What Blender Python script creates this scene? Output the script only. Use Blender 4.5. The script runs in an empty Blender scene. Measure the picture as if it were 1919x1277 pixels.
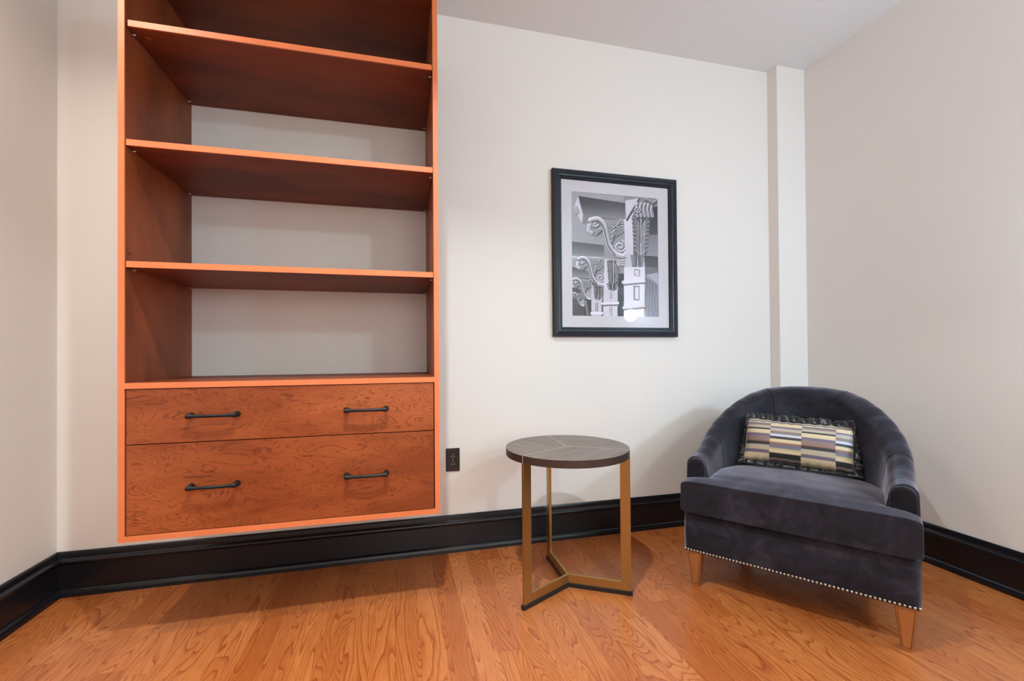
import bpy, bmesh, math, random
import numpy as np
from mathutils import Vector, Matrix

random.seed(7)
sc = bpy.context.scene
COL = sc.collection
sin, cos, PI = math.sin, math.cos, math.pi
rad = math.radians

# ------------------------------------------------------------------ camera
CAM_H = 1.0
ya, pi_, ro = rad(14.159), rad(.4967), rad(-.4331)
F0 = Vector((sin(ya), cos(ya), 0)); R0 = Vector((cos(ya), -sin(ya), 0)); U0 = Vector((0, 0, 1))
Fv = F0 * cos(pi_) + U0 * sin(pi_); Uv = U0 * cos(pi_) - F0 * sin(pi_)
Rv = R0 * cos(ro) + Uv * sin(ro); Uv = Uv * cos(ro) - R0 * sin(ro)
cd = bpy.data.cameras.new('camera'); cam = bpy.data.objects.new('camera', cd); COL.objects.link(cam)
cd.sensor_width = 36; cd.lens = 837.8 / 1919 * 36; cd.shift_y = (655.84 - 638.5) / 1919
cd.clip_start = .02
cam.matrix_world = Matrix(((Rv.x, Uv.x, -Fv.x, 0), (Rv.y, Uv.y, -Fv.y, 0), (Rv.z, Uv.z, -Fv.z, CAM_H), (0, 0, 0, 1)))
sc.camera = cam

# ------------------------------------------------------------------ colour management, world, lights
vs = sc.view_settings
vs.view_transform = 'Standard'; vs.look = 'None'; vs.gamma = 1; vs.use_curve_mapping = False
vs.exposure = 0.0
sc.cycles.use_denoising = True
sc.cycles.max_bounces = 8; sc.cycles.diffuse_bounces = 5
sc.cycles.caustics_reflective = False; sc.cycles.caustics_refractive = False

W = bpy.data.worlds.new('sky'); sc.world = W; W.use_nodes = True
W.node_tree.nodes['Background'].inputs[0].default_value = (.55, .72, 1, 1)
W.node_tree.nodes['Background'].inputs[1].default_value = 1.0

XL, XR, YB, YF, HC = -1.397, 2.436, 2.294, -3.0, 2.740      # the room
def light(name, kind, loc, power, color, size=.1, rot=(0, 0, 0), size_y=None, spread=None):
    d = bpy.data.lights.new(name, kind); d.energy = power; d.color = color
    if kind == 'AREA':
        d.shape = 'DISK' if size_y is None else 'RECTANGLE'; d.size = size
        if size_y: d.size_y = size_y
        if spread: d.spread = rad(spread)
    else: d.shadow_soft_size = size
    o = bpy.data.objects.new(name, d); COL.objects.link(o); o.location = loc; o.rotation_euler = rot
    return o
WARM_FILL = (1, .85, .71)
DOWN = [(-.02, .74, 30., (.90, 1, .98)), (-1.15, 1.14, 15., (1, .94, .82))]
GLOBE_C = (.66, .97, 1, 1); GLOBE_E = 290.       # ceiling globe towards the rear
for x, y, p, c_ in DOWN:
    light('downlight_lamp', 'AREA', (x, y, HC - .012), p, c_, .065, spread=118 if y < 1 else 140)
light('rear_fill', 'AREA', (.45, YF - .05, 1.55), 46, WARM_FILL, 2.0, (rad(90), 0, 0), 1.5)  # warm fill lamp added behind the camera to raise the ambient light
LENS_E = 6.0
SCONCE_C = (.50, .76, 1, 1); SCONCE_E = 310.      # wall sconce globe

# ------------------------------------------------------------------ materials
def srgb(r, g, b):
    f = lambda c: (c / 255 / 12.92) if c / 255 <= .04045 else ((c / 255 + .055) / 1.055) ** 2.4
    return (f(r), f(g), f(b), 1)
class NT:
    def __init__(s, name):
        s.m = bpy.data.materials.new(name); s.m.use_nodes = True
        s.t = s.m.node_tree; s.b = s.t.nodes['Principled BSDF']
    def n(s, typ, ins=None, **kw):
        k = s.t.nodes.new(typ)
        for a, v in kw.items(): setattr(k, a, v)
        for a, v in (ins or {}).items():
            if isinstance(v, tuple) and len(v) == 2 and hasattr(v[0], 'outputs'): s.t.links.new(v[0].outputs[v[1]], k.inputs[a])
            else: k.inputs[a].default_value = v
        return k
    def math(s, op, a, b=None, c=None):
        ins = {0: a}
        if b is not None: ins[1] = b
        if c is not None: ins[2] = c
        return (s.n('ShaderNodeMath', ins, operation=op), 0)
    def mix(s, f, a, b, mode='MIX'):
        return (s.n('ShaderNodeMix', {0: f, 6: a, 7: b}, data_type='RGBA', blend_type=mode), 2)
    def ramp(s, f, stops, interp='LINEAR'):
        k = s.n('ShaderNodeValToRGB', {0: f}); r = k.color_ramp; r.interpolation = interp
        while len(r.elements) < len(stops): r.elements.new(.5)
        for e, (p, c) in zip(r.elements, stops): e.position = p; e.color = c
        return (k, 0)
    def out(s, color=None, rough=None, bump=None, dist=.001, strength=.4, metal=None, coat=None, coat_rough=.1, **kw):
        def put(nm, v):
            if v is None: return
            if isinstance(v, tuple) and len(v) == 2 and hasattr(v[0], 'outputs'): s.t.links.new(v[0].outputs[v[1]], s.b.inputs[nm])
            else: s.b.inputs[nm].default_value = v
        put('Base Color', color); put('Roughness', rough); put('Metallic', metal); put('Coat Weight', coat)
        if coat is not None: put('Coat Roughness', coat_rough)
        for a, v in kw.items(): put(a.replace('_', ' '), v)
        if bump is not None:
            bn = s.n('ShaderNodeBump', {'Height': bump, 'Strength': strength, 'Distance': dist}); put('Normal', (bn, 0))
        return s.m
G4 = lambda v: (v, v, v, 1)

def paint(name, col, rough=.6, bump=.0003):
    t = NT(name); g = t.n('ShaderNodeNewGeometry')
    n1 = t.n('ShaderNodeTexNoise', {'Vector': (g, 'Position'), 'Scale': 260., 'Detail': 3.})
    n2 = t.n('ShaderNodeTexNoise', {'Vector': (g, 'Position'), 'Scale': 1.3, 'Detail': 2.})
    c2 = tuple(c * .97 for c in col[:3]) + (1,)
    return t.out(t.mix((n2, 0), col, c2), rough, (n1, 0), bump, .25)
M_wall = paint('wall_paint', (.81, .785, .76, 1), .5)
M_ceil = paint('ceiling_paint', (.80, .80, .80, 1), .8)
M_black = NT('black_enamel'); _g = M_black.n('ShaderNodeNewGeometry')
_n = M_black.n('ShaderNodeTexNoise', {'Vector': (_g, 'Position'), 'Scale': 60., 'Detail': 2.})
M_black = M_black.out((.007, .007, .010, 1), .26, (_n, 0), .0006, .2, Specular_IOR_Level=.4)

def floor_mat():
    t = NT('oak_boards'); g = t.n('ShaderNodeNewGeometry')
    xyz = t.n('ShaderNodeSeparateXYZ', {0: (g, 'Position')})
    X, Y = (xyz, 0), (xyz, 1)
    bw = .083
    bx = t.math('DIVIDE', t.math('ADD', X, .018), bw); bi = t.math('FLOOR', bx); fx = t.math('FRACT', bx)
    wn = t.n('ShaderNodeTexWhiteNoise', {'W': bi}, noise_dimensions='1D')
    r1 = (wn, 0)
    L = t.math('ADD', .75, t.math('MULTIPLY', r1, .5))
    by = t.math('DIVIDE', t.math('ADD', Y, t.math('MULTIPLY', r1, 7.3)), L)
    bj = t.math('FLOOR', by); fy = t.math('FRACT', by)
    idv = t.n('ShaderNodeCombineXYZ', {0: bi, 1: bj, 2: 0.})
    w2 = t.n('ShaderNodeTexWhiteNoise', {'Vector': (idv, 0)}, noise_dimensions='3D')
    r2 = (w2, 0)
    # cathedral figure: contour lines of a smooth field, stretched along the board
    gx = t.math('ADD', t.math('MULTIPLY', X, 11.), t.math('MULTIPLY', r2, 37.))
    gy = t.math('ADD', t.math('MULTIPLY', Y, 1.5), t.math('MULTIPLY', r2, 91.))
    gv = t.n('ShaderNodeCombineXYZ', {0: gx, 1: gy, 2: t.math('MULTIPLY', r2, 13.)})
    nf = t.n('ShaderNodeTexNoise', {'Vector': (gv, 0), 'Scale': 1.0, 'Detail': 1.0, 'Roughness': .35, 'Distortion': .25})
    fv = t.n('ShaderNodeCombineXYZ', {0: t.math('MULTIPLY', X, 30.), 1: t.math('MULTIPLY', Y, 7.), 2: r2})
    nw = t.n('ShaderNodeTexNoise', {'Vector': (fv, 0), 'Scale': 1., 'Detail': 2.})
    field = t.math('ADD', t.math('MULTIPLY', (nf, 0), t.math('ADD', 15., t.math('MULTIPLY', r2, 17.))), t.math('MULTIPLY', (nw, 0), .8))
    fr = t.math('FRACT', field)
    ring = t.ramp(fr, [(0, G4(.0)), (.55, G4(.12)), (.80, G4(.55)), (.92, G4(1)), (1, G4(.0))])
    # pores
    pv = t.n('ShaderNodeCombineXYZ', {0: t.math('MULTIPLY', X, 520.), 1: t.math('MULTIPLY', Y, 16.), 2: r2})
    pn = t.n('ShaderNodeTexNoise', {'Vector': (pv, 0), 'Scale': 1., 'Detail': 3.})
    pore = t.ramp((pn, 0), [(.42, G4(0)), (.66, G4(1))])
    sv = t.n('ShaderNodeCombineXYZ', {0: t.math('MULTIPLY', X, 60.), 1: t.math('MULTIPLY', Y, 3.), 2: r2})
    sn = t.n('ShaderNodeTexNoise', {'Vector': (sv, 0), 'Scale': 1., 'Detail': 2.})
    base = t.ramp(r2, [(0, srgb(184, 109, 54)), (.35, srgb(196, 121, 64)), (.6, srgb(168, 91, 38)), (1, srgb(202, 130, 74))])
    dark = t.mix(1., base, srgb(186, 128, 92), 'MULTIPLY')
    c = t.mix(t.math('MULTIPLY', ring, .95), base, dark)
    c = t.mix(t.math('MULTIPLY', pore, .5), c, srgb(122, 58, 22))
    c = t.mix(t.math('MULTIPLY', (sn, 0), .35), c, srgb(170, 88, 40))
    # seams
    dx = t.math('MINIMUM', fx, t.math('SUBTRACT', 1., fx))
    sx = t.math('LESS_THAN', dx, .008)
    dy = t.math('MULTIPLY', t.math('MINIMUM', fy, t.math('SUBTRACT', 1., fy)), L)
    sy = t.math('LESS_THAN', dy, .0009)
    seam = t.math('MAXIMUM', sx, sy)
    c = t.mix(t.math('MULTIPLY', seam, .45), c, srgb(96, 40, 14))
    h = t.math('SUBTRACT', t.math('MULTIPLY', pore, -.25), seam)
    return t.out(c, t.math('ADD', .30, t.math('MULTIPLY', (sn, 0), .12)), h, .0004, .35, coat=.25, coat_rough=.18)
M_floor = floor_mat()

def cherry(name, base, dark, line, axis='X', lines=.5, scale=1., rough=.36):
    """veneer with wavy contour figure; the grain runs along the given object axis"""
    t = NT(name); tc = t.n('ShaderNodeTexCoord')
    oi = t.n('ShaderNodeObjectInfo')
    mp = t.n('ShaderNodeMapping', {'Vector': (tc, 'Object'), 'Scale': {'X': (1., 3., 3.), 'Y': (3., 1., 3.), 'Z': (3., 3., 1.)}[axis]})
    off = t.n('ShaderNodeVectorMath', {0: (mp, 0), 1: (oi, 'Random')}, operation='ADD')
    n1 = t.n('ShaderNodeTexNoise', {'Vector': (off, 0), 'Scale': 2.3 * scale, 'Detail': 3.5, 'Roughness': .5, 'Distortion': .7})
    fr = t.math('FRACT', t.math('MULTIPLY', (n1, 0), 16.))
    ring = t.ramp(fr, [(0, G4(0)), (.72, G4(.05)), (.9, G4(.9)), (1, G4(0))])
    n2 = t.n('ShaderNodeTexNoise', {'Vector': (off, 0), 'Scale': 1.6, 'Detail': 4., 'Roughness': .6})
    mp2 = t.n('ShaderNodeMapping', {'Vector': (tc, 'Object'), 'Scale': {'X': (9., 260., 260.), 'Y': (260., 9., 260.), 'Z': (260., 260., 9.)}[axis]})
    n3 = t.n('ShaderNodeTexNoise', {'Vector': (mp2, 0), 'Scale': 1., 'Detail': 3.})
    blot = t.ramp((n2, 0), [(.34, G4(0)), (.62, G4(1))])
    c = t.mix(blot, dark, base)
    n4 = t.n('ShaderNodeTexNoise', {'Vector': (off, 0), 'Scale': 3.1, 'Detail': 2.})
    c = t.mix(t.math('MULTIPLY', t.math('MULTIPLY', ring, (n4, 0)), lines * 1.5), c, line)
    c = t.mix(t.math('MULTIPLY', (n3, 0), .45), c, t.mix(1., c, G4(.62), 'MULTIPLY'))
    return t.out(c, rough, (n3, 0), .0003, .25, Specular_IOR_Level=.3)
B1, B2, B3 = srgb(166, 86, 44), srgb(130, 60, 27), srgb(84, 32, 12)
M_drawer = cherry('cherry_drawer_front', B1, B2, B3, 'X', .85, 1.75)
M_shelf = cherry('cherry_shelf', srgb(138, 64, 30), srgb(102, 42, 18), B3, 'X', .12, rough=.5)
M_side = cherry('cherry_side', srgb(154, 76, 38), srgb(118, 52, 24), B3, 'Z', .12, rough=.45)
def edge_mat():
    t = NT('cherry_edging'); tc = t.n('ShaderNodeTexCoord')
    n = t.n('ShaderNodeTexNoise', {'Vector': (tc, 'Object'), 'Scale': 9., 'Detail': 4.})
    return t.out(t.mix((n, 0), srgb(222, 126, 78), srgb(202, 104, 60)), .42)
M_edge = edge_mat()

def velvet(name='charcoal_velvet', k=1., sheen=1.):
    t = NT(name); g = t.n('ShaderNodeTexCoord')
    n = t.n('ShaderNodeTexNoise', {'Vector': (g, 'Object'), 'Scale': 9., 'Detail': 5., 'Roughness': .65, 'Distortion': .6})
    n2 = t.n('ShaderNodeTexNoise', {'Vector': (g, 'Object'), 'Scale': 900., 'Detail': 1.})
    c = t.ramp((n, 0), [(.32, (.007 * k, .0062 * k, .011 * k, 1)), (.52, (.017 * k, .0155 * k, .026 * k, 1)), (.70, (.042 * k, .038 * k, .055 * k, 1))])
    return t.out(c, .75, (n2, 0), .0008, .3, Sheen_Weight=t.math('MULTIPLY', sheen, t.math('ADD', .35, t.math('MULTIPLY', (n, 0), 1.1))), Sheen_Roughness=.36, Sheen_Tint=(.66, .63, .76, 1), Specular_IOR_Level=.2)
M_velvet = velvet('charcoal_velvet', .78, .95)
M_velvet2 = velvet('charcoal_velvet_shaded_nap', .4, .35)  # arm fronts: their shade and the nap's darkness put into the colour
def plain(name, col, rough=.4, metal=0., bump=None, **kw):
    t = NT(name); g = t.n('ShaderNodeTexCoord')
    n = t.n('ShaderNodeTexNoise', {'Vector': (g, 'Object'), 'Scale': 80., 'Detail': 2.})
    c2 = tuple(c * .85 for c in col[:3]) + (1,)
    return t.out(t.mix((n, 0), col, c2), rough, (n, 0) if bump else None, bump or .001, .3, metal=metal, **kw)
M_handle = plain('black_iron', (.006, .0065, .009, 1), .4, 0., Specular_IOR_Level=.3)
M_frame = plain('frame_black', (.012, .015, .027, 1), .36, Specular_IOR_Level=.35)
M_mat = plain('mat_board', (.72, .72, .80, 1), .8)
M_plate = plain('outlet_black', (.006, .006, .007, 1), .3)
M_slot = plain('outlet_contact', (.45, .46, .44, 1), .35, .6)
M_rubber = plain('table_base_black', (.008, .008, .010, 1), .4)
M_nail = plain('nail_brass', (.55, .50, .40, 1), .3, .9)
M_steel = plain('pin_steel', (.6, .6, .62, 1), .3, .9)
M_inlay = plain('inlay_metal', (.80, .68, .58, 1), .35, .7)
M_ruffle = plain('ruffle_satin', (.008, .008, .010, 1), .33, 0., Sheen_Weight=.2)
M_legwood = plain('maple_leg', srgb(162, 100, 52), .4, 0., coat=.15)
M_legline = plain('leg_edge_line', srgb(92, 44, 18), .5)
def brass():
    t = NT('brushed_brass'); g = t.n('ShaderNodeTexCoord')
    mp = t.n('ShaderNodeMapping', {'Vector': (g, 'Object'), 'Scale': (400., 400., 5.)})
    n = t.n('ShaderNodeTexNoise', {'Vector': (mp, 0), 'Scale': 1., 'Detail': 2.})
    return t.out(t.mix((n, 0), (.47, .31, .12, 1), (.37, .235, .08, 1)), .34, (n, 0), .0002, .2, metal=.95)
M_brass = brass()
def veneer():
    t = NT('grey_oak_veneer'); uv = t.n('ShaderNodeUVMap')
    mp = t.n('ShaderNodeMapping', {'Vector': (uv, 0), 'Scale': (3.5, 90., 1.)})
    n = t.n('ShaderNodeTexNoise', {'Vector': (mp, 0), 'Scale': 1., 'Detail': 4., 'Roughness': .65, 'Distortion': .4})
    c = t.ramp((n, 0), [(.3, srgb(74, 60, 54)), (.52, srgb(112, 97, 91)), (.72, srgb(136, 121, 114))])
    return t.out(c, .42, (n, 0), .0006, .4)
M_veneer = veneer()
def veneer_edge():
    t = NT('dark_veneer_edge'); tc = t.n('ShaderNodeTexCoord')
    mp = t.n('ShaderNodeMapping', {'Vector': (tc, 'Object'), 'Scale': (20., 20., 300.)})
    n = t.n('ShaderNodeTexNoise', {'Vector': (mp, 0), 'Scale': 1., 'Detail': 3.})
    return t.out(t.mix((n, 0), srgb(64, 46, 40), srgb(40, 27, 23)), .42)
M_vedge = veneer_edge()

# ------------------------------------------------------------------ mesh helpers
def obj(name, bm, mat, parent=None, smooth=False, kind=None, loc=None):
    me = bpy.data.meshes.new(name)
    if isinstance(bm, bmesh.types.BMesh):
        bmesh.ops.recalc_face_normals(bm, faces=bm.faces[:]); bm.to_mesh(me); bm.free()
    else:
        me.from_pydata(bm[0], [], bm[1])
    for m in (mat if isinstance(mat, (list, tuple)) else [mat]): me.materials.append(m)
    if smooth:
        for p in me.polygons: p.use_smooth = True
    o = bpy.data.objects.new(name, me); COL.objects.link(o)
    if parent: o.parent = parent
    if loc is not None: o.location = loc
    if kind: o['kind'] = kind
    return o
def bev(o, w, seg=2, ang=35):
    b = o.modifiers.new('b', 'BEVEL'); b.width = w; b.segments = seg; b.limit_method = 'ANGLE'; b.angle_limit = rad(ang)
    return o
def box(bm, x0, x1, y0, y1, z0, z1, mi=0):
    v = [bm.verts.new(p) for p in ((x0, y0, z0), (x1, y0, z0), (x1, y1, z0), (x0, y1, z0), (x0, y0, z1), (x1, y0, z1), (x1, y1, z1), (x0, y1, z1))]
    fs = [bm.faces.new([v[i] for i in q]) for q in ((0, 3, 2, 1), (4, 5, 6, 7), (0, 1, 5, 4), (1, 2, 6, 5), (2, 3, 7, 6), (3, 0, 4, 7))]
    for f in fs: f.material_index = mi
    return fs
def boxes(*bs):
    bm = bmesh.new()
    for b in bs: box(bm, *b)
    return bm
def prism(bm, pts, axis, a, b, mi=0):
    """extrude a 2-D outline along an axis ('x': pts are (y,z); 'y': (x,z); 'z': (x,y))"""
    f = {'x': lambda p, t: (t, p[0], p[1]), 'y': lambda p, t: (p[0], t, p[1]), 'z': lambda p, t: (p[0], p[1], t)}[axis]
    A = [bm.verts.new(f(p, a)) for p in pts]; B = [bm.verts.new(f(p, b)) for p in pts]
    n = len(pts); fs = [bm.faces.new(A), bm.faces.new(B[::-1])]
    for i in range(n): fs.append(bm.faces.new((A[i], B[i], B[(i + 1) % n], A[(i + 1) % n])))
    for q in fs: q.material_index = mi
    return fs
def loft(bm, rings, closed=True, cap=True, mi=0):
    V = [[bm.verts.new(p) for p in r] for r in rings]; n = len(rings[0])
    for a, b in zip(V[:-1], V[1:]):
        for i in range(n if closed else n - 1):
            f = bm.faces.new((a[i], a[(i + 1) % n], b[(i + 1) % n], b[i])); f.material_index = mi
    if cap:
        bm.faces.new(V[0][::-1]).material_index = mi; bm.faces.new(V[-1]).material_index = mi
    return V
def tube(bm, path, radii, n=12, mi=0):
    rings = []
    P = [Vector(p) for p in path]
    for i, p in enumerate(P):
        d = (P[min(i + 1, len(P) - 1)] - P[max(i - 1, 0)]).normalized()
        up = Vector((0, 0, 1)) if abs(d.z) < .9 else Vector((1, 0, 0))
        a = d.cross(up).normalized(); b = d.cross(a)
        r = radii[i] if hasattr(radii, '__len__') else radii
        rings.append([p + (a * cos(2 * PI * k / n) + b * sin(2 * PI * k / n)) * r for k in range(n)])
    loft(bm, rings, mi=mi)
def lathe(bm, prof, c=(0, 0, 0), axis='z', n=24, mi=0):
    rings = []
    for r, h in prof:
        ring = []
        for k in range(n):
            a = 2 * PI * k / n; u, v = max(r, 1e-5) * cos(a), max(r, 1e-5) * sin(a)
            p = {'z': (u, v, h), 'x': (h, u, v), 'y': (u, h, v)}[axis]
            ring.append((p[0] + c[0], p[1] + c[1], p[2] + c[2]))
        rings.append(ring)
    loft(bm, rings, mi=mi)
def thing(name, label, cat, loc=(0, 0, 0), rz=0):
    o = bpy.data.objects.new(name, None); COL.objects.link(o); o.location = loc; o.rotation_euler = (0, 0, rz)
    o.empty_display_size = .1; o['label'] = label; o['category'] = cat
    return o
def tag(o, label, cat): o['label'] = label; o['category'] = cat; return o

# ------------------------------------------------------------------ the room
T = .12
S = 'structure'
obj('floor', boxes((XL - T, XR + T, YF - T, YB + T, -.1, 0)), M_floor, kind=S)
obj('ceiling', boxes((XL - T, XR + T, YF - T, YB + T, HC, HC + .1)), M_ceil, kind=S)
obj('wall_back', boxes((XL - T, XR + T, YB, YB + T, 0, HC)), M_wall, kind=S)
obj('wall_left', boxes((XL - T, XL, YF - T, YB, 0, HC)), M_wall, kind=S)
obj('wall_right', boxes((XR, XR + T, YF - T, YB, 0, HC)), M_wall, kind=S)
CXL, CYF = 2.231, 2.222
obj('wall_pier', boxes((CXL, XR, CYF, YB, 0, HC)), M_wall, kind=S)
wx0, wx1, wz0, wz1 = -.6, 1.5, .8, 2.3
obj('wall_front', boxes((XL - T, wx0, YF - T, YF, 0, HC), (wx1, XR + T, YF - T, YF, 0, HC), (wx0, wx1, YF - T, YF, 0, wz0), (wx0, wx1, YF - T, YF, wz1, HC)), M_wall, kind=S)
wf = obj('fill_window_1', boxes((wx0, wx0 + .05, YF - .02, YF + .02, wz0, wz1), (wx1 - .05, wx1, YF - .02, YF + .02, wz0, wz1), (wx0 + .05, wx1 - .05, YF - .02, YF + .02, wz0, wz0 + .05),
    (wx0 + .05, wx1 - .05, YF - .02, YF + .02, wz1 - .05, wz1), (.43, .47, YF - .02, YF + .02, wz0 + .05, wz1 - .05)), M_mat, kind=S)  # unseen rear window, added as an opening for the fill lamp

PROF = [(0, .181), (.006, .181), (.009, .175), (.011, .163), (.011, .156), (.015, .150), (.020, .147), (.022, .142), (.021, .137), (.016, .133),
        (.015, .128), (.015, .030), (.021, .029), (.027, .024), (.031, .015), (.032, .004), (.032, 0), (0, 0)]
def baseboard(name, wall, a, b):
    bm = bmesh.new()
    if wall == 'back': prism(bm, [(YB - o, z) for o, z in PROF], 'x', a, b)
    if wall == 'left': prism(bm, [(XL + o, z) for o, z in PROF], 'y', a, b)
    if wall == 'right': prism(bm, [(XR - o, z) for o, z in PROF], 'y', a, b)
    if wall == 'front': prism(bm, [(YF + o, z) for o, z in PROF], 'x', a, b)
    return obj(name, bm, M_black, kind=S)
baseboard('baseboard_back', 'back', XL, CXL)
baseboard('baseboard_left', 'left', YF, YB)
baseboard('baseboard_right', 'right', YF, CYF)
baseboard('baseboard_front', 'front', XL, XR)
_bm = bmesh.new(); prism(_bm, [(CYF - o, z) for o, z in PROF], 'x', CXL - .032, XR); prism(_bm, [(CXL - o, z) for o, z in PROF], 'y', CYF - .03, YB)
obj('baseboard_pier', _bm, M_black, kind=S)

# ------------------------------------------------------------------ downlights and sconce
def emis(name, col, st):
    t = NT(name); return t.out((.9, .9, .9, 1), .4, Emission_Color=col, Emission_Strength=st)
M_lens = emis('lamp_lens', (1, 1, .95, 1), LENS_E)
M_white = plain('white_trim', (.8, .8, .8, 1), .4)
for i, (x, y, p, c_) in enumerate(DOWN):
    t_ = thing('ceiling_downlight', ['round recessed downlight in the ceiling above the open floor', 'round recessed downlight in the ceiling next to the left wall'][i], 'light', (x, y, HC))
    bm = bmesh.new(); lathe(bm, [(.050, -.001), (.050, -.010), (.078, -.006), (.080, -.001)], n=32); obj('trim_ring', bm, M_white, t_, True)
    bm = bmesh.new(); lathe(bm, [(0, -.002), (.049, -.002), (.049, -.006), (0, -.006)], n=32); obj('lens', bm, M_lens, t_)
SC = Vector((2.322, .38, 1.385))
sn_ = thing('wall_sconce', 'brass wall sconce with white globe on the right wall, mirrored in the picture glass', 'light', (XR, SC.y + .04, 1.46))
bm = bmesh.new(); lathe(bm, [(0, 0), (.058, 0), (.060, -.008), (.052, -.016), (0, -.018)], axis='x', n=32); obj('backplate', bm, M_brass, sn_, True)
bm = bmesh.new(); tube(bm, [(-.01, 0, 0), (-.06, -.01, .012), (-.10, -.03, .014), (-.114, -.04, -.004), (-.114, -.04, -.012)], .008); obj('arm', bm, M_brass, sn_, True)
bm = bmesh.new(); bmesh.ops.create_uvsphere(bm, u_segments=32, v_segments=16, radius=.062)
obj('globe', bm, emis('sconce_globe', SCONCE_C, SCONCE_E), sn_, True, loc=(-.114, -.04, -.075))

gl_ = thing('ceiling_globe_light', 'white glass globe ceiling light towards the rear of the room', 'light', (1.80, -1.40, HC))
bm = bmesh.new(); lathe(bm, [(0, 0), (.06, 0), (.06, -.02), (.02, -.03), (.02, -.12), (0, -.12)], n=32); obj('canopy', bm, M_brass, gl_, True)
bm = bmesh.new(); bmesh.ops.create_uvsphere(bm, u_segments=32, v_segments=16, radius=.075)
obj('globe', bm, emis('ceiling_globe', GLOBE_C, GLOBE_E), gl_, True, loc=(0, 0, -.19))

# ------------------------------------------------------------------ bookcase
def bookcase():
    X0, X1, Y0, Y1, Z0, Z1, P = -.920, .153, 1.785, 2.2935, .3725, 2.460, .019
    E_ = .006                                              # solid edging at the front of every panel
    root = thing('hanging_bookcase', 'open cherry wood wall bookcase with adjustable shelves and two drawers below', 'bookcase', (0, 0, 0))
    def panel(name, x0, x1, z0, z1, mat, y0=Y0, y1=Y1):
        bm = bmesh.new(); box(bm, x0, x1, y0 + E_, y1, z0, z1, 0); box(bm, x0, x1, y0, y0 + E_, z0, z1, 1)
        return obj(name, bm, [mat, M_edge], root)
    s1 = panel('side_panel', X0, X0 + P, Z0, Z1, M_side); s2 = panel('side_panel', X1 - P, X1, Z0, Z1, M_side)
    panel('top_panel', X0 + P, X1 - P, 2.440, 2.460, M_shelf)
    panel('bottom_panel', X0 + P, X1 - P, Z0, Z0 + P, M_shelf)
    panel('counter_panel', X0 + P, X1 - P, .890, .910, M_shelf)
    for z, g in ((2.130, .008), (1.7205, .003), (1.304, .003)):
        sh = panel('shelf', X0 + P + g, X1 - P - .002, z, z + .021, M_shelf, Y0 + .004, Y1 - .003)
        for x, sg in ((X0 + P, 1), (X1 - P, -1)):
            for y in (Y0 + .045, Y1 - .04):
                bm = bmesh.new(); tube(bm, [(x - .004 * sg, y, z - .004), (x + .012 * sg, y, z - .004)], .0028, 10)
                obj('shelf_pin', bm, M_steel, root, True)
    # wooden screw caps
    def cap(c, axis, d):
        bm = bmesh.new(); lathe(bm, [(0, 0), (.0095, 0), (.0095, d * .6), (.007, d), (0, d)], c, axis, 20); obj('screw_cap', bm, M_side, root, True)
    cap((X0 + P, Y0 + .03, 1.362), 'x', .003); cap((X0 + .06, Y0 + .06, 2.130), 'z', -.003); cap((X1 - .045, Y0 + .06, 2.130), 'z', -.003)
    # drawers
    for z0, z1, hz in ((.7005, .8875, .793), (.3935, .6975, .547)):
        bm = boxes((X0 + P + .0035, X1 - P - .0035, Y0 + .003, Y0 + .022, z0, z1))
        dr = bev(obj('drawer', bm, M_drawer, root), .0012)
        bm = boxes((X0 + P + .02, X0 + P + .032, Y0 + .022, Y1 - .03, z0 + .015, z1 - .03), (X1 - P - .032, X1 - P - .02, Y0 + .022, Y1 - .03, z0 + .015, z1 - .03),
                   (X0 + P + .032, X1 - P - .032, Y1 - .042, Y1 - .03, z0 + .015, z1 - .03), (X0 + P + .032, X1 - P - .032, Y0 + .022, Y1 - .042, z0 + .015, z0 + .027))
        obj('drawer_box', bm, M_side, dr)
        for hx in (-.632, -.122):
            hw = .0775; pts = []; rr = []
            yf = Y0 + .003
            for k in range(41):
                u = -1 + 2 * k / 40; a = abs(u)
                # the bar bows out from the drawer and flares into round feet
                pts.append((hx + u * hw, yf - .038 + .007 * a ** 2, hz))
                rr.append(.0058 + .0040 * max(0, (a - .60) / .40) ** 1.5)
            rr[0] *= .55; rr[-1] *= .55
            bm = bmesh.new(); tube(bm, pts, rr, 14)
            for sg in (-1, 1):
                tube(bm, [(hx + sg * (hw - .006), yf, hz), (hx + sg * (hw - .006), yf - .003, hz), (hx + sg * (hw - .0065), yf - .012, hz), (hx + sg * (hw - .008), yf - .032, hz)], [.0105, .0105, .0078, .0088], 14)
            obj('handle', bm, M_handle, dr, True)
    return root
bookcase()

# ------------------------------------------------------------------ outlet
ot = thing('wall_outlet', 'black double power outlet on the back wall beside the bookcase', 'outlet', (.2625, YB, .461))
bev(obj('cover_plate', boxes((-.035, .035, -.006, 0, -.0585, .0585)), M_plate, ot), .003, 3)
for z in (.0195, -.0195):
    bm = bmesh.new(); prism(bm, [(.0165 * cos(a) * (1 if abs(cos(a)) < .93 else .95), z + .0145 * sin(a)) for a in [2 * PI * k / 28 for k in range(28)]], 'y', -.0085, -.006)
    rc = obj('receptacle', bm, M_plate, ot)
    for sx in (-.0065, .0065):
        obj('slot', boxes((sx - .0013, sx + .0013, -.0089, -.0085, z - .007, z + .001)), M_slot, rc)
    bm = bmesh.new(); lathe(bm, [(0, -.0085), (.0018, -.0085), (.0018, -.0088), (0, -.0088)], (0, 0, z + .0075), 'y', 12); obj('ground_hole', bm, M_slot, rc)
bm = bmesh.new(); lathe(bm, [(0, -.006), (.0028, -.006), (.0022, -.0075), (0, -.0078)], (0, 0, 0), 'y', 14); obj('screw', bm, M_steel, ot, True)

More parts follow.
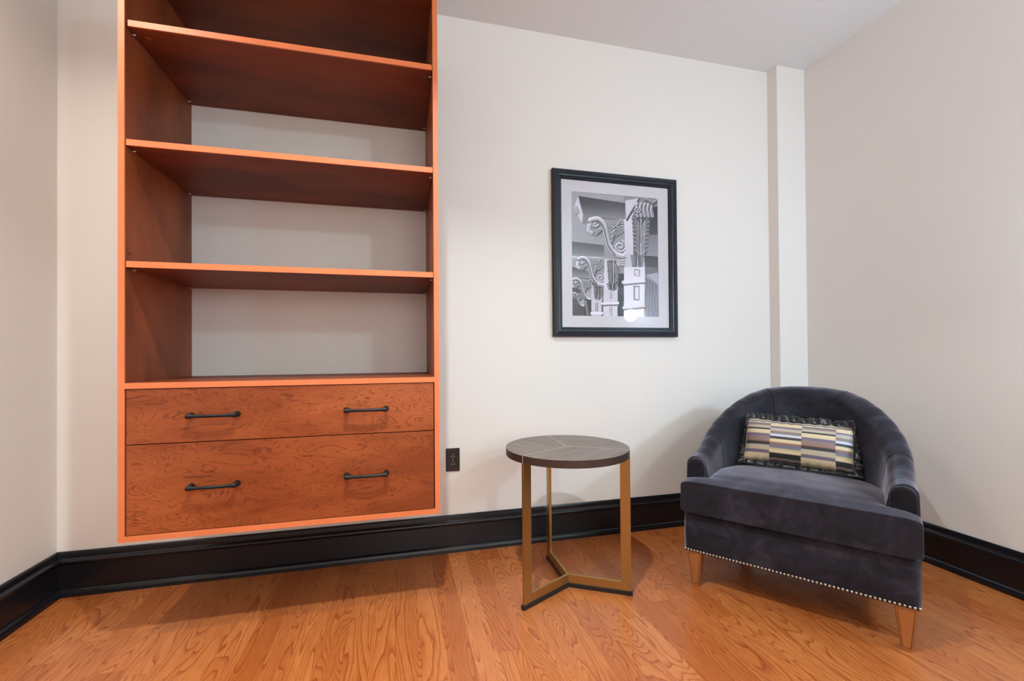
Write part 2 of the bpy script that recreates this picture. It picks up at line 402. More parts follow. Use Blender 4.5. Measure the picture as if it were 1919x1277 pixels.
# ------------------------------------------------------------------ the framed picture
def art():
    """black-and-white photograph of carved brackets under beams, drawn as grey values on a fine grid"""
    W_, H_ = 260, 336
    # picture space = coordinates measured on the print, 0..573 by 0..838
    yy, xx = np.mgrid[0:H_, 0:W_]
    u = xx / (W_ - 1); v = yy / (H_ - 1)
    PX = 255 + u * 575 + v * 7; PY = 240 + v * 836 + u * 47 * (1 - v)
    I = np.full((H_, W_), .62)
    I = .60 + .10 * (1 - v) - .05 * u
    def inside(poly):
        r = np.zeros((H_, W_), bool); n = len(poly)
        for i in range(n):
            x1, y1 = poly[i]; x2, y2 = poly[(i + 1) % n]
            if y1 == y2: continue
            c = ((y1 > PY) != (y2 > PY)) & (PX < (x2 - x1) * (PY - y1) / (y2 - y1) + x1)
            r ^= c
        return r
    def poly(p, a, b=None, d='y'):
        nonlocal I
        m = inside(p)
        if b is None: I[m] = a; return m
        k = [q[1] for q in p] if d == 'y' else [q[0] for q in p]; t = ((PY if d == 'y' else PX) - min(k)) / (max(k) - min(k))
        I[m] = (a + (b - a) * t)[m]; return m
    def stroke(pts, w, light_, dark_, rim=.62):
        """a rounded carved band: bright along its crest, dark at one side"""
        nonlocal I
        best = np.full((H_, W_), 1e9); side = np.zeros((H_, W_)); ww = np.zeros((H_, W_))
        n = len(pts)
        for i in range(n - 1):
            (x1, y1), (x2, y2) = pts[i], pts[i + 1]; dx, dy = x2 - x1, y2 - y1; L2 = dx * dx + dy * dy + 1e-9
            t = np.clip(((PX - x1) * dx + (PY - y1) * dy) / L2, 0, 1); ex, ey = PX - x1 - t * dx, PY - y1 - t * dy
            d = np.hypot(ex, ey); s = np.sign(dx * ey - dy * ex); k = d < best
            best[k] = d[k]; side[k] = (ex * -.5 + ey * -.86)[k]
            wi = w if not hasattr(w, '__len__') else w[i]; ww[k] = wi
        m = best < ww
        val = light_ + (dark_ - light_) * np.clip(.35 - .65 * side / ww, 0, 1)
        I[m] = val[m]
        e = (best >= ww) & (best < ww + 3.0); I[e] = I[e] * rim
    def curve(P, n=26):
        out = []
        for i in range(len(P) - 1):
            p0 = P[max(i - 1, 0)]; p1 = P[i]; p2 = P[i + 1]; p3 = P[min(i + 2, len(P) - 1)]
            for k in range(n // 3):
                t = k / (n // 3)
                out.append(tuple(.5 * (2 * p1[j] + (p2[j] - p0[j]) * t + (2 * p0[j] - 5 * p1[j] + 4 * p2[j] - p3[j]) * t * t + (3 * p1[j] - p0[j] - 3 * p2[j] + p3[j]) * t ** 3) for j in (0, 1)))
        out.append(P[-1]); return out
    def spiral(cx_, cy_, r0, turns, a0=0., sg=1):
        n = int(14 * turns); return [(cx_ + r0 * (1 - k / n * .85) * cos(a0 + sg * 2 * PI * turns * k / n), cy_ + r0 * (1 - k / n * .85) * sin(a0 + sg * 2 * PI * turns * k / n)) for k in range(n + 1)]
    def scroll(ox, oy, s):
        T_ = lambda P: [(ox + (x - 400) * s, oy + (y - 430) * s) for x, y in P]
        poly(T_([(370, 415), (608, 435), (612, 660), (560, 680), (500, 640), (470, 560), (440, 540), (390, 520), (360, 500)]), .62)
        for k in range(5):
            stroke(T_(curve([(505 + k * 6, 620 - k * 34), (530 + k * 8, 560 - k * 26), (575, 520 - k * 22), (602, 500 - k * 14)])), 7 * s, .86, .30)
            stroke(T_(curve([(480 + k * 16, 470), (505 + k * 16, 500 - k * 3), (520 + k * 16, 545 - k * 6)])), 6 * s, .84, .26)
        stroke(T_(spiral(575, 610, 44, 1.6, -1.2)), 9 * s, .92, .35)
        for k in range(4): stroke(T_(curve([(395 + k * 14, 520 - k * 8), (415 + k * 12, 535 - k * 12), (450, 505 - k * 8)])), 7 * s, .85, .22)
        stroke(T_(spiral(405, 455, 26, 1.2, .5)), 9 * s, .92, .2)
        stroke(T_(curve([(380, 432), (425, 425), (465, 460), (482, 530), (500, 600), (540, 655), (595, 672), (614, 655)])), 17 * s, .95, .50)
        stroke(T_(curve([(392, 446), (430, 440), (462, 478), (478, 540), (496, 606), (540, 664)])), 3 * s, .55, .3)
        stroke(T_([(372, 470), (366, 505), (384, 520)]), 15 * s, .9, .5)
    def leaf(x0, x1, y0, y1, seed=0):
        poly([(x0, y0), (x1, y0), (x1 - (x1 - x0) * .2, y1), (x0 + (x1 - x0) * .1, y1)], .40)
        w = x1 - x0; h_ = y1 - y0; mx = x0 + w * .5
        for k in range(9):
            yy_ = y0 + h_ * (.0 + k * .10)
            for sg in (-1, 1):
                e = sg * w * (.50 - .018 * k)
                stroke(curve([(mx + sg * w * .03, min(y1, yy_ + h_ * .42)), (mx + sg * w * .15, yy_ + h_ * .20), (mx + e * .86, yy_ + h_ * .05), (mx + e, yy_ + h_ * .09)]), [w * (.036 - .0008 * j) for j in range(30)], .93, .22, .5)
                stroke(curve([(mx + sg * w * .06, min(y1, yy_ + h_ * .36)), (mx + sg * w * .14, yy_ + h_ * .25), (mx + e * .6, yy_ + h_ * .12)]), w * .016, .9, .4, .5)
        stroke([(mx, y0 + h_ * .05), (mx, y1)], w * .03, .95, .5)
    # beams and ceiling
    poly([(255, 236), (840, 280), (840, 300), (255, 300)], .68)
    poly([(600, 270), (840, 280), (840, 560), (600, 560)], .60)
    poly([(300, 272), (610, 318), (610, 434), (330, 402)], .18, .62)
    poly([(272, 350), (300, 274), (332, 402), (378, 408), (352, 462), (325, 456)], .86)
    poly([(330, 402), (378, 408), (352, 462), (325, 456)], .55)
    stroke([(288, 350), (300, 385), (290, 392)], 6, .9, .4)
    poly([(378, 408), (610, 434), (610, 446), (372, 418)], .22)
    poly([(255, 500), (470, 500), (470, 598), (255, 578)], .66)
    poly([(255, 578), (468, 600), (468, 682), (255, 672)], .24, .60)
    poly([(255, 672), (468, 682), (468, 690), (255, 690)], .80)
    poly([(255, 748), (370, 768), (370, 826), (255, 818)], .30, .62)
    poly([(255, 818), (460, 826), (460, 1080), (255, 1080)], .30)
    # right background
    poly([(775, 340), (840, 340), (840, 528), (740, 528)], .14, .34)
    poly([(735, 528), (840, 528), (840, 672), (735, 668)], .52, .62)
    poly([(735, 668), (840, 674), (840, 752), (735, 742)], .26, .36)
    poly([(735, 744), (840, 754), (840, 1080), (735, 1080)], .46, .66)
    poly([(735, 800), (830, 780), (836, 880), (820, 850), (735, 812)], .72)
    for k in range(6): stroke([(752 + 15 * k, 800 + 12 * k), (756 + 15 * k, 1080)], 2.2, .72, .55)
    poly([(548, 790), (604, 790), (604, 1080), (548, 1080)], .06)
    poly([(560, 880), (600, 880), (600, 930), (560, 930)], .30); poly([(566, 960), (596, 960), (596, 1030), (566, 1030)], .18)
    # brackets far to near
    scroll(268, 925, .34); scroll(278, 830, .56)
    poly([(385, 870), (458, 870), (450, 1080), (385, 1080)], .80); leaf(400, 458, 868, 960); poly([(388, 975), (450, 975), (450, 1048), (388, 1048)], .82)
    poly([(376, 1048), (462, 1048), (458, 1064), (380, 1064)], .93); stroke([(418, 990), (418, 1036)], 5, .95, .3)
    poly([(340, 965), (384, 965), (378, 1080), (340, 1080)], .12); stroke([(350, 980), (362, 1070)], 6, .7, .2)
    scroll(318, 690, .73)
    poly([(470, 690), (560, 700), (556, 1080), (462, 1080)], .86); leaf(488, 572, 700, 855)
    poly([(545, 700), (612, 690), (612, 730), (560, 740)], .84)
    leaf(490, 556, 855, 900); poly([(466, 905), (552, 905), (552, 985), (466, 985)], .84); stroke([(512, 918), (512, 950)], 5, .95, .35)
    poly([(448, 985), (568, 978), (562, 1000), (452, 1002)], .95); stroke([(452, 1004), (562, 1000)], 2, .4, .3)
    stroke([(512, 1020), (512, 1078)], 6, .95, .45)
    scroll(400, 430, 1.)
    for k in range(3): stroke(curve([(556 + 8 * k, 700 + 8 * k), (580, 706 + 12 * k), (612, 700 + 18 * k)]), 7, .93, .3)
    # the near post
    poly([(600, 430), (662, 370), (662, 680), (612, 700)], .90, .82)
    poly([(610, 300), (700, 284), (612, 432)], .84)
    poly([(612, 432), (700, 284), (712, 290), (625, 440)], .32)
    leaf(655, 778, 400, 665)
    for k in range(5): stroke([(690 + 26 * k, 322 + 2 * k), (684 + 26 * k, 365), (694 + 26 * k, 408)], 11, .95, .12)
    stroke(spiral(690, 362, 24, 1.3), 6, .9, .15)
    stroke([(748, 292), (800, 318), (826, 300)], 12, .75, .18)
    poly([(612, 660), (738, 664), (742, 748), (606, 748)], .80); leaf(648, 736, 664, 744)
    poly([(600, 745), (742, 745), (738, 1080), (598, 1080)], .90, .96)
    poly([(668, 755), (708, 760), (708, 812), (668, 800)], .66); poly([(676, 765), (700, 768), (700, 806), (676, 796)], .88)
    poly([(584, 838), (742, 824), (744, 846), (598, 862), (586, 852)], .97); stroke([(598, 865), (740, 850)], 2.5, .5, .4)
    poly([(664, 870), (706, 868), (706, 968), (664, 966)], .60); poly([(674, 880), (699, 878), (699, 958), (674, 956)], .90)
    poly([(588, 1010), (740, 994), (744, 1014), (592, 1026)], .98); stroke([(598, 1030), (740, 1016)], 2.5, .6, .5)
    I = np.clip(.5 + (I - .5) * 1.18, 0, 1)
    rng = np.random.default_rng(3); I = np.clip(I + rng.normal(0, .018, I.shape), 0, 1)
    return W_, H_, I

def picture():
    root = thing('framed_picture', 'black framed black and white photograph of carved brackets on the back wall', 'picture', (0, YB, 0))
    D0 = -.022
    x0, x1, z0, z1 = .8045, 1.5655, 1.0895, 2.0015
    fw = .052
    prof = [(0, 0), (0, -.020), (.004, -.026), (.010, -.027), (.014, -.025), (.030, -.028), (.038, -.027), (.043, -.022), (.046, -.022), (.050, -.019), (fw, -.016), (fw, 0)]
    bm = bmesh.new(); rings = []
    for cxn, czn, sx, sz in ((x0, z0, 1, 1), (x1, z0, -1, 1), (x1, z1, -1, -1), (x0, z1, 1, -1)):
        rings.append([(cxn + sx * o, d - .001, czn + sz * o) for o, d in prof])
    rings.append(rings[0]); loft(bm, rings, cap=False); bmesh.ops.remove_doubles(bm, verts=bm.verts[:], dist=1e-6)
    obj('frame', bm, M_frame, root)
    # mat board with an opening
    ox0, ox1, oz0, oz1 = x0 + .04, x1 - .04, z0 + .04, z1 - .04
    ix0, ix1, iz0, iz1 = .918, 1.447, 1.205, 1.887
    obj('mat_board', boxes((ox0, ix0, -.011, -.009, oz0, oz1), (ix1, ox1, -.011, -.009, oz0, oz1), (ix0, ix1, -.011, -.009, oz0, iz0), (ix0, ix1, -.011, -.009, iz1, oz1)), M_mat, root)
    W_, H_, I = art()
    xs = np.linspace(ix0 - .002, ix1 + .002, W_ + 1); zs = np.linspace(iz1 + .002, iz0 - .002, H_ + 1)
    vx, vz = np.meshgrid(xs, zs); V = np.stack([vx, np.full_like(vx, -.0085), vz], -1).reshape(-1, 3)
    a = (np.arange(H_)[:, None] * (W_ + 1) + np.arange(W_)[None, :]).reshape(-1)
    Fq = np.stack([a, a + W_ + 1, a + W_ + 2, a + 1], -1)
    me = bpy.data.meshes.new('print'); me.from_pydata(V.tolist(), [], Fq.tolist())
    at = me.color_attributes.new('ink', 'FLOAT_COLOR', 'CORNER')
    g = I.reshape(-1); lin = g ** 2.5
    rgb = np.stack([lin * .88, lin * .87, np.minimum(lin * 1.02 + .010, 1), np.ones_like(lin)], -1)
    at.data.foreach_set('color', np.repeat(rgb, 4, 0).reshape(-1).astype(np.float32))
    t = NT('photo_print'); ca = t.n('ShaderNodeVertexColor', layer_name='ink')
    me.materials.append(t.out((ca, 0), .6))
    o = bpy.data.objects.new('photo_print', me); COL.objects.link(o); o.parent = root; o['label'] = 'black and white photograph of carved scroll brackets'
    # glass
    t = NT('picture_glass'); tr = t.n('ShaderNodeBsdfTransparent'); gl = t.n('ShaderNodeBsdfGlossy', {'Roughness': .015}); lw = t.n('ShaderNodeLayerWeight', {'Blend': .5})
    f2 = t.math('ADD', .035, t.math('MULTIPLY', t.math('POWER', (lw, 1), 5.), .7))
    mx = t.n('ShaderNodeMixShader', {0: f2, 1: (tr, 0), 2: (gl, 0)}); t.t.links.new(mx.outputs[0], t.t.nodes['Material Output'].inputs[0])
    obj('glass', boxes((ox0, ox1, -.0150, -.0135, oz0, oz1)), t.m, root)
picture()

# ------------------------------------------------------------------ side table
def side_table():
    root = thing('side_table', 'round side table with grey wood top on three flat brass legs', 'table', (.697, 1.812, 0))
    Rt, zt, th = .262, .600, .030
    ANG = [rad(-152), rad(-31), rad(90)]
    # top: three veneer wedges, each with its own grain direction
    bm = bmesh.new(); uvl = bm.loops.layers.uv.new('UVMap'); n = 96
    grain = [rad(-60), rad(30), rad(160)]
    A = sorted([a % (2 * PI) for a in ANG])
    for w in range(3):
        a0, a1 = A[w], A[(w + 1) % 3] + (2 * PI if w == 2 else 0); k = 40
        c = bm.verts.new((0, 0, zt)); r = [bm.verts.new((Rt * cos(a0 + (a1 - a0) * i / k), Rt * sin(a0 + (a1 - a0) * i / k), zt)) for i in range(k + 1)]
        lo = [bm.verts.new((v.co.x, v.co.y, zt - th)) for v in r]; cl = bm.verts.new((0, 0, zt - th))
        g = grain[w]
        for i in range(k):
            f = bm.faces.new((c, r[i], r[i + 1])); f.material_index = 0
            for l in f.loops: x, y = l.vert.co.x, l.vert.co.y; l[uvl].uv = (x * cos(g) + y * sin(g) + w * 3, -x * sin(g) + y * cos(g))
            f = bm.faces.new((r[i], lo[i], lo[i + 1], r[i + 1])); f.material_index = 1
            f = bm.faces.new((cl, lo[i + 1], lo[i])); f.material_index = 1
    obj('table_top', bm, [M_veneer, M_vedge], root)
    bw, bt = .041, .011
    for a in ANG:
        ca, sa = cos(a), sin(a)
        def loc(rr, tt, z): return (rr * ca - tt * sa, rr * sa + tt * ca, z)
        def slab(bm, pts, t_):     # pts in the radial plane (r,z), thickness t_ across
            Af = [bm.verts.new(loc(r_, -t_ / 2, z)) for r_, z in pts]; Bf = [bm.verts.new(loc(r_, t_ / 2, z)) for r_, z in pts]; m = len(pts)
            bm.faces.new(Af); bm.faces.new(Bf[::-1])
            for i in range(m): bm.faces.new((Af[i], Bf[i], Bf[(i + 1) % m], Af[(i + 1) % m]))
        ro_ = Rt + .001
        bm = bmesh.new(); slab(bm, [(ro_, .018), (ro_, zt - th), (ro_ - bw, zt - th), (ro_ - bw, .018 + bw * .85)], bt)
        bev(obj('leg', bm, M_brass, root), .0008)
        bm = bmesh.new(); slab(bm, [(0.0, .018), (ro_, .018), (ro_ - bw, .018 + bw * .85), (0.0, .018 + bw * .85)], bt)
        bev(obj('base_bar', bm, M_brass, root), .0008)
        bm = bmesh.new(); slab(bm, [(-.004, 0), (ro_ + .006, 0), (ro_ + .006, .018), (-.004, .018)], bt + .006)
        bev(obj('foot_strip', bm, M_rubber, root), .001)
        bm = bmesh.new(); slab(bm, [(0, zt - .002), (Rt + .0006, zt - .002), (Rt + .0006, zt + .0004), (0, zt + .0004)], .0022)
        slab(bm, [(Rt - .002, zt - th), (Rt + .0006, zt - th), (Rt + .0006, zt), (Rt - .002, zt)], .0035)
        obj('inlay_strip', bm, M_inlay, root)
    return root
side_table()

# ------------------------------------------------------------------ barrel chair
CH = thing('barrel_armchair', 'charcoal velvet barrel armchair with nailhead trim and tapered wooden legs', 'chair', (1.413, 1.392, 0), math.atan2(-.799, .601))
def interp(x, T_):
    for (a, b), (c, d) in zip(T_[:-1], T_[1:]):
        if x <= c:
            t = max(0, (x - a) / (c - a)); t = t * t * (3 - 2 * t) * .3 + t * .7
            return b + (d - b) * t
    return T_[-1][1]
TOPZ = [(.05, .545), (.12, .550), (.20, .568), (.28, .598), (.36, .636), (.44, .678), (.52, .722), (.58, .757), (.64, .790), (.69, .813), (.74, .825)]
def topz(y): return interp(y, TOPZ)
AX, CYc, BY = .380, .30, .44
def plan(s):
    """outer outline, s in 0..1 from left arm front, round the back, to right arm front -> point, inward normal"""
    ys = .055; la = CYc - ys
    # quarter ellipse length approximated
    le = PI * (3 * (AX + BY) - math.sqrt((3 * AX + BY) * (AX + 3 * BY))) / 2
    L = 2 * la + le; d = s * L
    if d < la: return (-AX, ys + d), (1, 0)
    if d > L - la: return (AX, ys + (L - d)), (-1, 0)
    a = PI - PI * (d - la) / le
    x, y = AX * cos(a), CYc + BY * sin(a); nx, ny = -cos(a) / AX, -sin(a) / BY; l = math.hypot(nx, ny)
    return (x, y), (nx / l, ny / l)
def shell():
    def at(x_):
        return min((k / 4000 for k in range(2001)), key=lambda s_: abs(plan(s_)[0][0] + x_) if x_ < .37 else abs(plan(s_)[0][1] - .30))
    SE = []
    for x_ in (.19, .325, .379): SE += [at(x_), 1 - at(x_)]
    ss = set(round(k / 220, 5) for k in range(221))
    for e in SE:
        for k in range(-5, 6): ss.add(round(e + k * .0007, 5))
    rings = []
    for s in sorted(ss):
        (x, y), (nx, ny) = plan(s)
        b = max(0, min(1, (y - .25) / .45)); b = b * b * (3 - 2 * b)
        h = topz(y); t = .083 + .035 * b
        r = .036
        crease = sum(math.exp(-((s - e) / .0011) ** 2) for e in SE) * .0045
        pr_ = []                                     # (offset inward, z)
        flare = .012
        pr_.append((.004, .160)); pr_.append((0, .175))
        for k in range(1, 8): pr_.append((-.003 * sin(PI * k / 8), .175 + (h - r - .175) * k / 8))
        ro_ = r
        for k in range(0, 9):
            a = PI / 2 * k / 8; pr_.append((crease * .7 + (ro_ - crease) * (1 - cos(a)), h - r + (r - crease) * sin(a)))
        w = t - r
        ri = w - .002
        for k in range(1, 11):
            a = PI / 2 * k / 10; pr_.append((r + (ri - crease) * sin(a), h - (h > 0) * (.052) * (1 - cos(a)) - crease * cos(a)))
        zb = h - .052
        for k in range(1, 9):
            u = k / 8; bulge = .016 * sin(PI * min(1, u * 1.1)) * (.5 + .5 * b)
            pr_.append((t - .002 - crease + bulge + .02 * b * u, zb + (.38 - zb) * u))
        pr_.append((t - .03, .36))
        rings.append([(x + nx * o, y + ny * o, z) for o, z in pr_])
    bm = bmesh.new(); loft(bm, rings, closed=True, cap=True)
    o = obj('backrest', bm, M_velvet, CH, True)
    return o
shell()
# padded panel on the front of each arm
for sg in (-1, 1):
    bm = bmesh.new(); pts = []
    xo, xi, zt = .375, .303, .537
    for k in range(17):
        a = PI * k / 16; pts.append((sg * ((xo + xi) / 2 + (xo - xi) / 2 * cos(a)), zt - .034 + .036 * sin(a)))
    pts += [(sg * xi, .32), (sg * xo, .32)]
    cxm = sg * (xo + xi) / 2
    rings = []
    for dy, sc_ in ((.054, 1.0), (.047, .985), (.044, .93), (.043, .80)):
        rings.append([(cxm + (p[0] - cxm) * sc_, dy, .44 + (p[1] - .44) * (1 - (1 - sc_) * .6)) for p in pts])
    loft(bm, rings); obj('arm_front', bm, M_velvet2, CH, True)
# rail
def rbox(bm, x0, x1, y0, y1, z0, z1): box(bm, x0, x1, y0, y1, z0, z1)
def rail():
    bm = bmesh.new(); N = 48; rings = []
    yb = .10
    for i in range(N + 1):
        x = -.379 + .758 * i / N
        e = .379 - abs(x); r = .014
        s = 1 - (1 - min(1, e / r)) ** 2; yo = r * (1 - math.sqrt(max(0, s)))
        bul = .006 * (1 - (x / .379) ** 2)
        ring = [(x, yb, .150), (x, yo + .004, .150), (x, yo, .153)]
        for k in range(1, 9):
            z = .153 + (.302 - .153) * k / 9; ring.append((x, yo - .005 * sin(PI * k / 9) - 0 * bul, z))
        ring += [(x, yo + .001, .302), (x, yo + .005, .311), (x, yo + .012, .315), (x, yb, .316)]
        rings.append(ring)
    loft(bm, rings); return obj('front_rail', bm, M_velvet, CH, True)
rail()
def underbody():
    bm = bmesh.new(); pts = []
    for k in range(41):
        (x, y), (nx, ny) = plan(k / 40); pts.append((x + nx * .02, y + ny * .02))
    prism(bm, pts, 'z', .162, .34); return obj('seat_base', bm, M_velvet, CH)
underbody()
def cushion():
    bm = bmesh.new(); NA = 72; rings = []
    zb = .322
    def half(y):
        if y < .030: return .384
        if y < .062: u = (y - .030) / .032; return .383 - (.383 - .302) * u * u * (3 - 2 * u)
        if y < .24: return .302 - .004 * (y - .062)
        u = (y - .24) / .335; return max(.02, .301 * math.sqrt(max(0, 1 - u ** 2.3)))
    def ztop(y): 
        u = max(0, min(1, (y + .03) / .16)); return .453 + .012 * math.sin(u * PI / 2) - .022 * max(0, min(1, (y - .22) / .28))
    ys = [-.024] * 5 + [-.0236, -.0225, -.020, -.016, -.010, -.002, .01, .022, .030, .036, .042, .048, .054, .062] + [.075 + .5 * k / 26 for k in range(26)] + [.574]
    sc0 = [.02, .5, .85, .95, .975, .988, .996, 1, 1]
    for i, y in enumerate(ys):
        s = sc0[i] if i < len(sc0) else 1
        w = half(y); zt = ztop(y); zm = (zt + zb) / 2; hh = (zt - zb) / 2; ring = []
        if y > .55: hh *= .8
        for k in range(NA):
            a = 2 * PI * k / NA; ca, sa = cos(a), sin(a); p = .11
            X = (1 if ca > 0 else -1) * abs(ca) ** p * w; Z = (1 if sa > 0 else -1) * abs(sa) ** p * hh
            # the top crowns toward the middle and falls off toward the sides
            if Z > 0: Z += (.014 * (1 - (X / w) ** 2) * max(0, min(1, (y + .024) / .12)) - .006 * max(0, (abs(X) / w - .86) / .14) ** 2)
            yy_ = y - (.006 * (1 - (X / .383) ** 4) * (1 - (Z / hh) ** 4 if abs(Z) < hh else 0) if y < -.012 else 0)
            ring.append((X * (1 - (1 - s) * .3 if s > .9 else s), yy_, zm + Z * s))
        rings.append(ring)
    loft(bm, rings); o = obj('seat_cushion', bm, M_velvet, CH, True)
    # welt seam along the front top edge
    return o
cushion()
def leg(cx_, cy_, front):
    bm = bmesh.new(); H = .152; wt, wb = .029, .0135
    dx = .000
    q = [(-1, -1), (1, -1), (1, 1), (-1, 1)]
    rings = [[(cx_ + a * wb, cy_ + b * wb, 0) for a, b in q], [(cx_ + a * wt, cy_ + b * wt, H) for a, b in q]]
    loft(bm, rings)
    o = bev(obj('leg', bm, M_legwood, CH), .0015)
    # thin dark inlaid line framing each visible face
    if front:
        bm = bmesh.new()
        def P(u, h, side):
            w = wb + (wt - wb) * h / H; e = .0004
            return {'f': (cx_ + u * w, cy_ - w - e, h), 'l': (cx_ - w - e, cy_ + u * w, h), 'r': (cx_ + w + e, cy_ + u * w, h)}[side]
        for side in 'flr':
            loop = [(-.80, .145), (.80, .145), (.72, .012), (-.72, .012)]
            for (u0, h0), (u1, h1) in zip(loop, loop[1:] + loop[:1]):
                tube(bm, [P(u0, h0, side), P(u1, h1, side)], .0009, 6)
        obj('inlay_line', bm, M_legline, o)
for x, y, f in ((-.338, .030, True), (.340, .030, True), (-.25, .56, False), (.25, .56, False)): leg(x, y, f)
bm = bmesh.new(); prof_ = [(.0047, 0), (.0045, .0013), (.0034, .0027), (.0016, .0035), (0, .0037)]
lathe(bm, [(r, -h) for r, h in prof_], axis='y', n=12)
nail0 = obj('nail_head', bm, M_nail, CH, True)
NN = 60
for i in range(NN):
    o = nail0 if i == 0 else nail0.copy()
    if i: COL.objects.link(o); o.parent = CH
    x = -.374 + .748 * i / (NN - 1); e = .379 - abs(x); yo = .014 * (1 - math.sqrt(max(0, 1 - (1 - min(1, e / .014)) ** 2)))
    o.location = (x, yo - .0005, .1575)
# dark gimp strip behind the nails
obj('trim_strip', boxes((-.374, .374, -.0006, .004, .1515, .1535)), M_ruffle, CH)

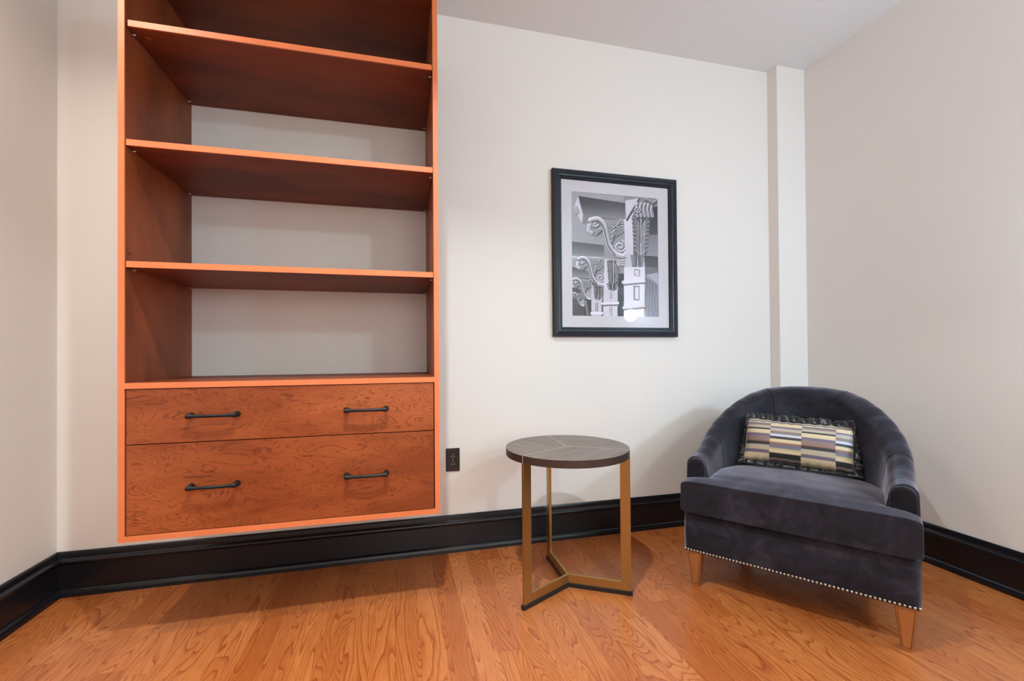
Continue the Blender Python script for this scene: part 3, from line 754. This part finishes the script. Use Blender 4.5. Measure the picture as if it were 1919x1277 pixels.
# ------------------------------------------------------------------ pillow
def pillow():
    hw, hh, th = .214, .102, .052
    # placed on the seat, leaning against the back (in the chair's own frame, then moved to world)
    c = Matrix.Translation((1.413, 1.392, 0)) @ Matrix.Rotation(math.atan2(-.799, .601), 4, 'Z')
    m = c @ Matrix.Translation((-.012, .440, .577)) @ Matrix.Rotation(rad(3.5), 4, 'Z') @ Matrix.Rotation(rad(-20), 4, 'X') @ Matrix.Rotation(rad(1.6), 4, 'Y')
    root = thing('lumbar_pillow', 'small oblong striped pillow with ruffled black edge on the armchair', 'pillow')
    root.matrix_world = m
    bm = bmesh.new(); uvl = bm.loops.layers.uv.new('UVMap'); N, K = 44, 26
    def pt(i, j, side):
        u = -1 + 2 * i / N; v = -1 + 2 * j / K
        d = ((1 - abs(u) ** 3.2) * (1 - abs(v) ** 2.6)); d = max(0, d) ** .56
        x = u * hw * (1 - .035 * (1 - v * v) * abs(u)); z = v * hh * (1 - .05 * (1 - u * u) * abs(v))
        wob = .0016 * sin(u * 41) * max(0, abs(v) - .6) * 2.5
        return (x, side * th * d + wob, z + .002 * sin(u * 33 + 1) * (abs(v) > .8))
    for side in (-1, 1):
        V = [[bm.verts.new(pt(i, j, side)) for j in range(K + 1)] for i in range(N + 1)]
        for i in range(N):
            for j in range(K):
                f = bm.faces.new((V[i][j], V[i + 1][j], V[i + 1][j + 1], V[i][j + 1]))
                for l, (a, b) in zip(f.loops, ((i, j), (i + 1, j), (i + 1, j + 1), (i, j + 1))): l[uvl].uv = (a / N, b / K)
    bmesh.ops.remove_doubles(bm, verts=bm.verts[:], dist=1e-5)
    t = NT('striped_weave'); uv = t.n('ShaderNodeUVMap'); s = t.n('ShaderNodeSeparateXYZ', {0: (uv, 0)})
    v_ = t.math('SUBTRACT', 1., (s, 1))
    wh, bl, tp, gb, cr, pu, mv, tn = srgb(216, 208, 206), srgb(20, 18, 20), srgb(124, 106, 98), srgb(172, 160, 146), srgb(208, 186, 150), srgb(104, 90, 114), srgb(130, 104, 98), srgb(184, 164, 134)
    lb = srgb(196, 196, 214); br = srgb(136, 92, 66); gr = srgb(104, 104, 112)
    A_ = [(0, cr), (.05, bl), (.075, wh), (.10, tp), (.17, gb), (.235, bl), (.275, cr), (.37, pu), (.43, mv), (.53, br), (.555, bl), (.63, gb), (.69, tn), (.745, pu), (.82, cr), (.93, tn)]
    B_ = [(0, tp), (.09, cr), (.175, pu), (.215, gb), (.29, tp), (.36, lb), (.415, bl), (.475, cr), (.55, br), (.59, pu), (.64, gr), (.68, tn), (.72, cr), (.79, bl), (.90, tp), (.95, bl)]
    ra = t.ramp(v_, A_, 'CONSTANT'); rb = t.ramp(v_, B_, 'CONSTANT')
    col = t.ramp((s, 0), [(0, G4(0)), (.255, G4(1)), (.545, G4(0)), (.84, G4(1))], 'CONSTANT')
    c_ = t.mix(col, ra, rb)
    wv = t.n('ShaderNodeTexWave', {'Vector': (uv, 0), 'Scale': 60., 'Distortion': .5})
    c_ = t.mix(t.math('MULTIPLY', (wv, 1), .12), c_, G4(.05))
    obj('pillow_body', bm, t.out(c_, .5, (wv, 1), .0004, .3, Sheen_Weight=.3), root, True)
    # ruffle: a pleated ribbon running round the seam
    bm = bmesh.new(); P = []
    per = [(-hw, -hh), (hw, -hh), (hw, hh), (-hw, hh), (-hw, -hh)]
    rings = []; M_ = 520; tot = 4 * (hw + hh)
    rnd = random.Random(5); ph = [rnd.uniform(0, 6.28) for _ in range(6)]
    for k in range(M_):
        d = tot * k / M_
        segs = [2 * hw, 2 * hh, 2 * hw, 2 * hh]; i = 0
        while d > segs[i]: d -= segs[i]; i += 1
        a, b = Vector(per[i]), Vector(per[i + 1]); t_ = d / segs[i]; p = a.lerp(b, t_)
        dr = (b - a).normalized(); nrm = Vector((dr.y, -dr.x))
        # at the corners the ribbon fans outward
        cb = max(0, 1 - min(t_, 1 - t_) * segs[i] / .02); cc = a if t_ < .5 else b
        dg = Vector((math.copysign(1, cc.x), math.copysign(1, cc.y))).normalized()
        nrm = nrm.lerp(dg, cb * .9).normalized()
        th_ = 2 * PI * k / M_
        w = .030 + .004 * sin(11 * th_ + ph[0]) + .003 * sin(23 * th_ + ph[1]) + .008 * cb
        wav = .0065 * sin(38 * th_ + ph[2] + 1.2 * sin(7 * th_)) + .003 * sin(61 * th_ + ph[3])
        p = p - nrm * .005
        ring = []
        for q in range(5):
            f = q / 4; o2 = p + nrm * (w * f); ring.append((o2.x, wav * f * 1.2 - .0012, o2.y))
        for q in range(4, -1, -1):
            f = q / 4; o2 = p + nrm * (w * f); ring.append((o2.x, wav * f * 1.2 + .0012, o2.y))
        rings.append(ring)
    # the ribbon folds against the seat and the arms instead of passing into them
    loc_ = c.inverted() @ m; inv_ = loc_.inverted(); out_ = []
    for ring in rings:
        nr = []
        for j, p in enumerate(ring):
            q = loc_ @ Vector(p); th_ = .0022 * (j < 5)
            q.z = max(q.z, .485 + th_ - .026 * max(0, min(1, (q.y - .22) / .28)))
            ex, ey = q.x / .262, max(0, q.y - .30) / .262; e = math.hypot(ex, ey); lim = .985 - th_ * 3
            if e > lim: q.x *= lim / e; q.y = .30 + (q.y - .30) * (lim / e if q.y > .30 else 1)
            nr.append(tuple(inv_ @ q))
        out_.append(nr)
    rings = out_
    rings.append(rings[0]); loft(bm, rings, cap=False); bmesh.ops.remove_doubles(bm, verts=bm.verts[:], dist=1e-6)
    rf = obj('ruffle', bm, M_ruffle, root, True)
    rf['label'] = 'black pleated satin ruffle'
pillow()
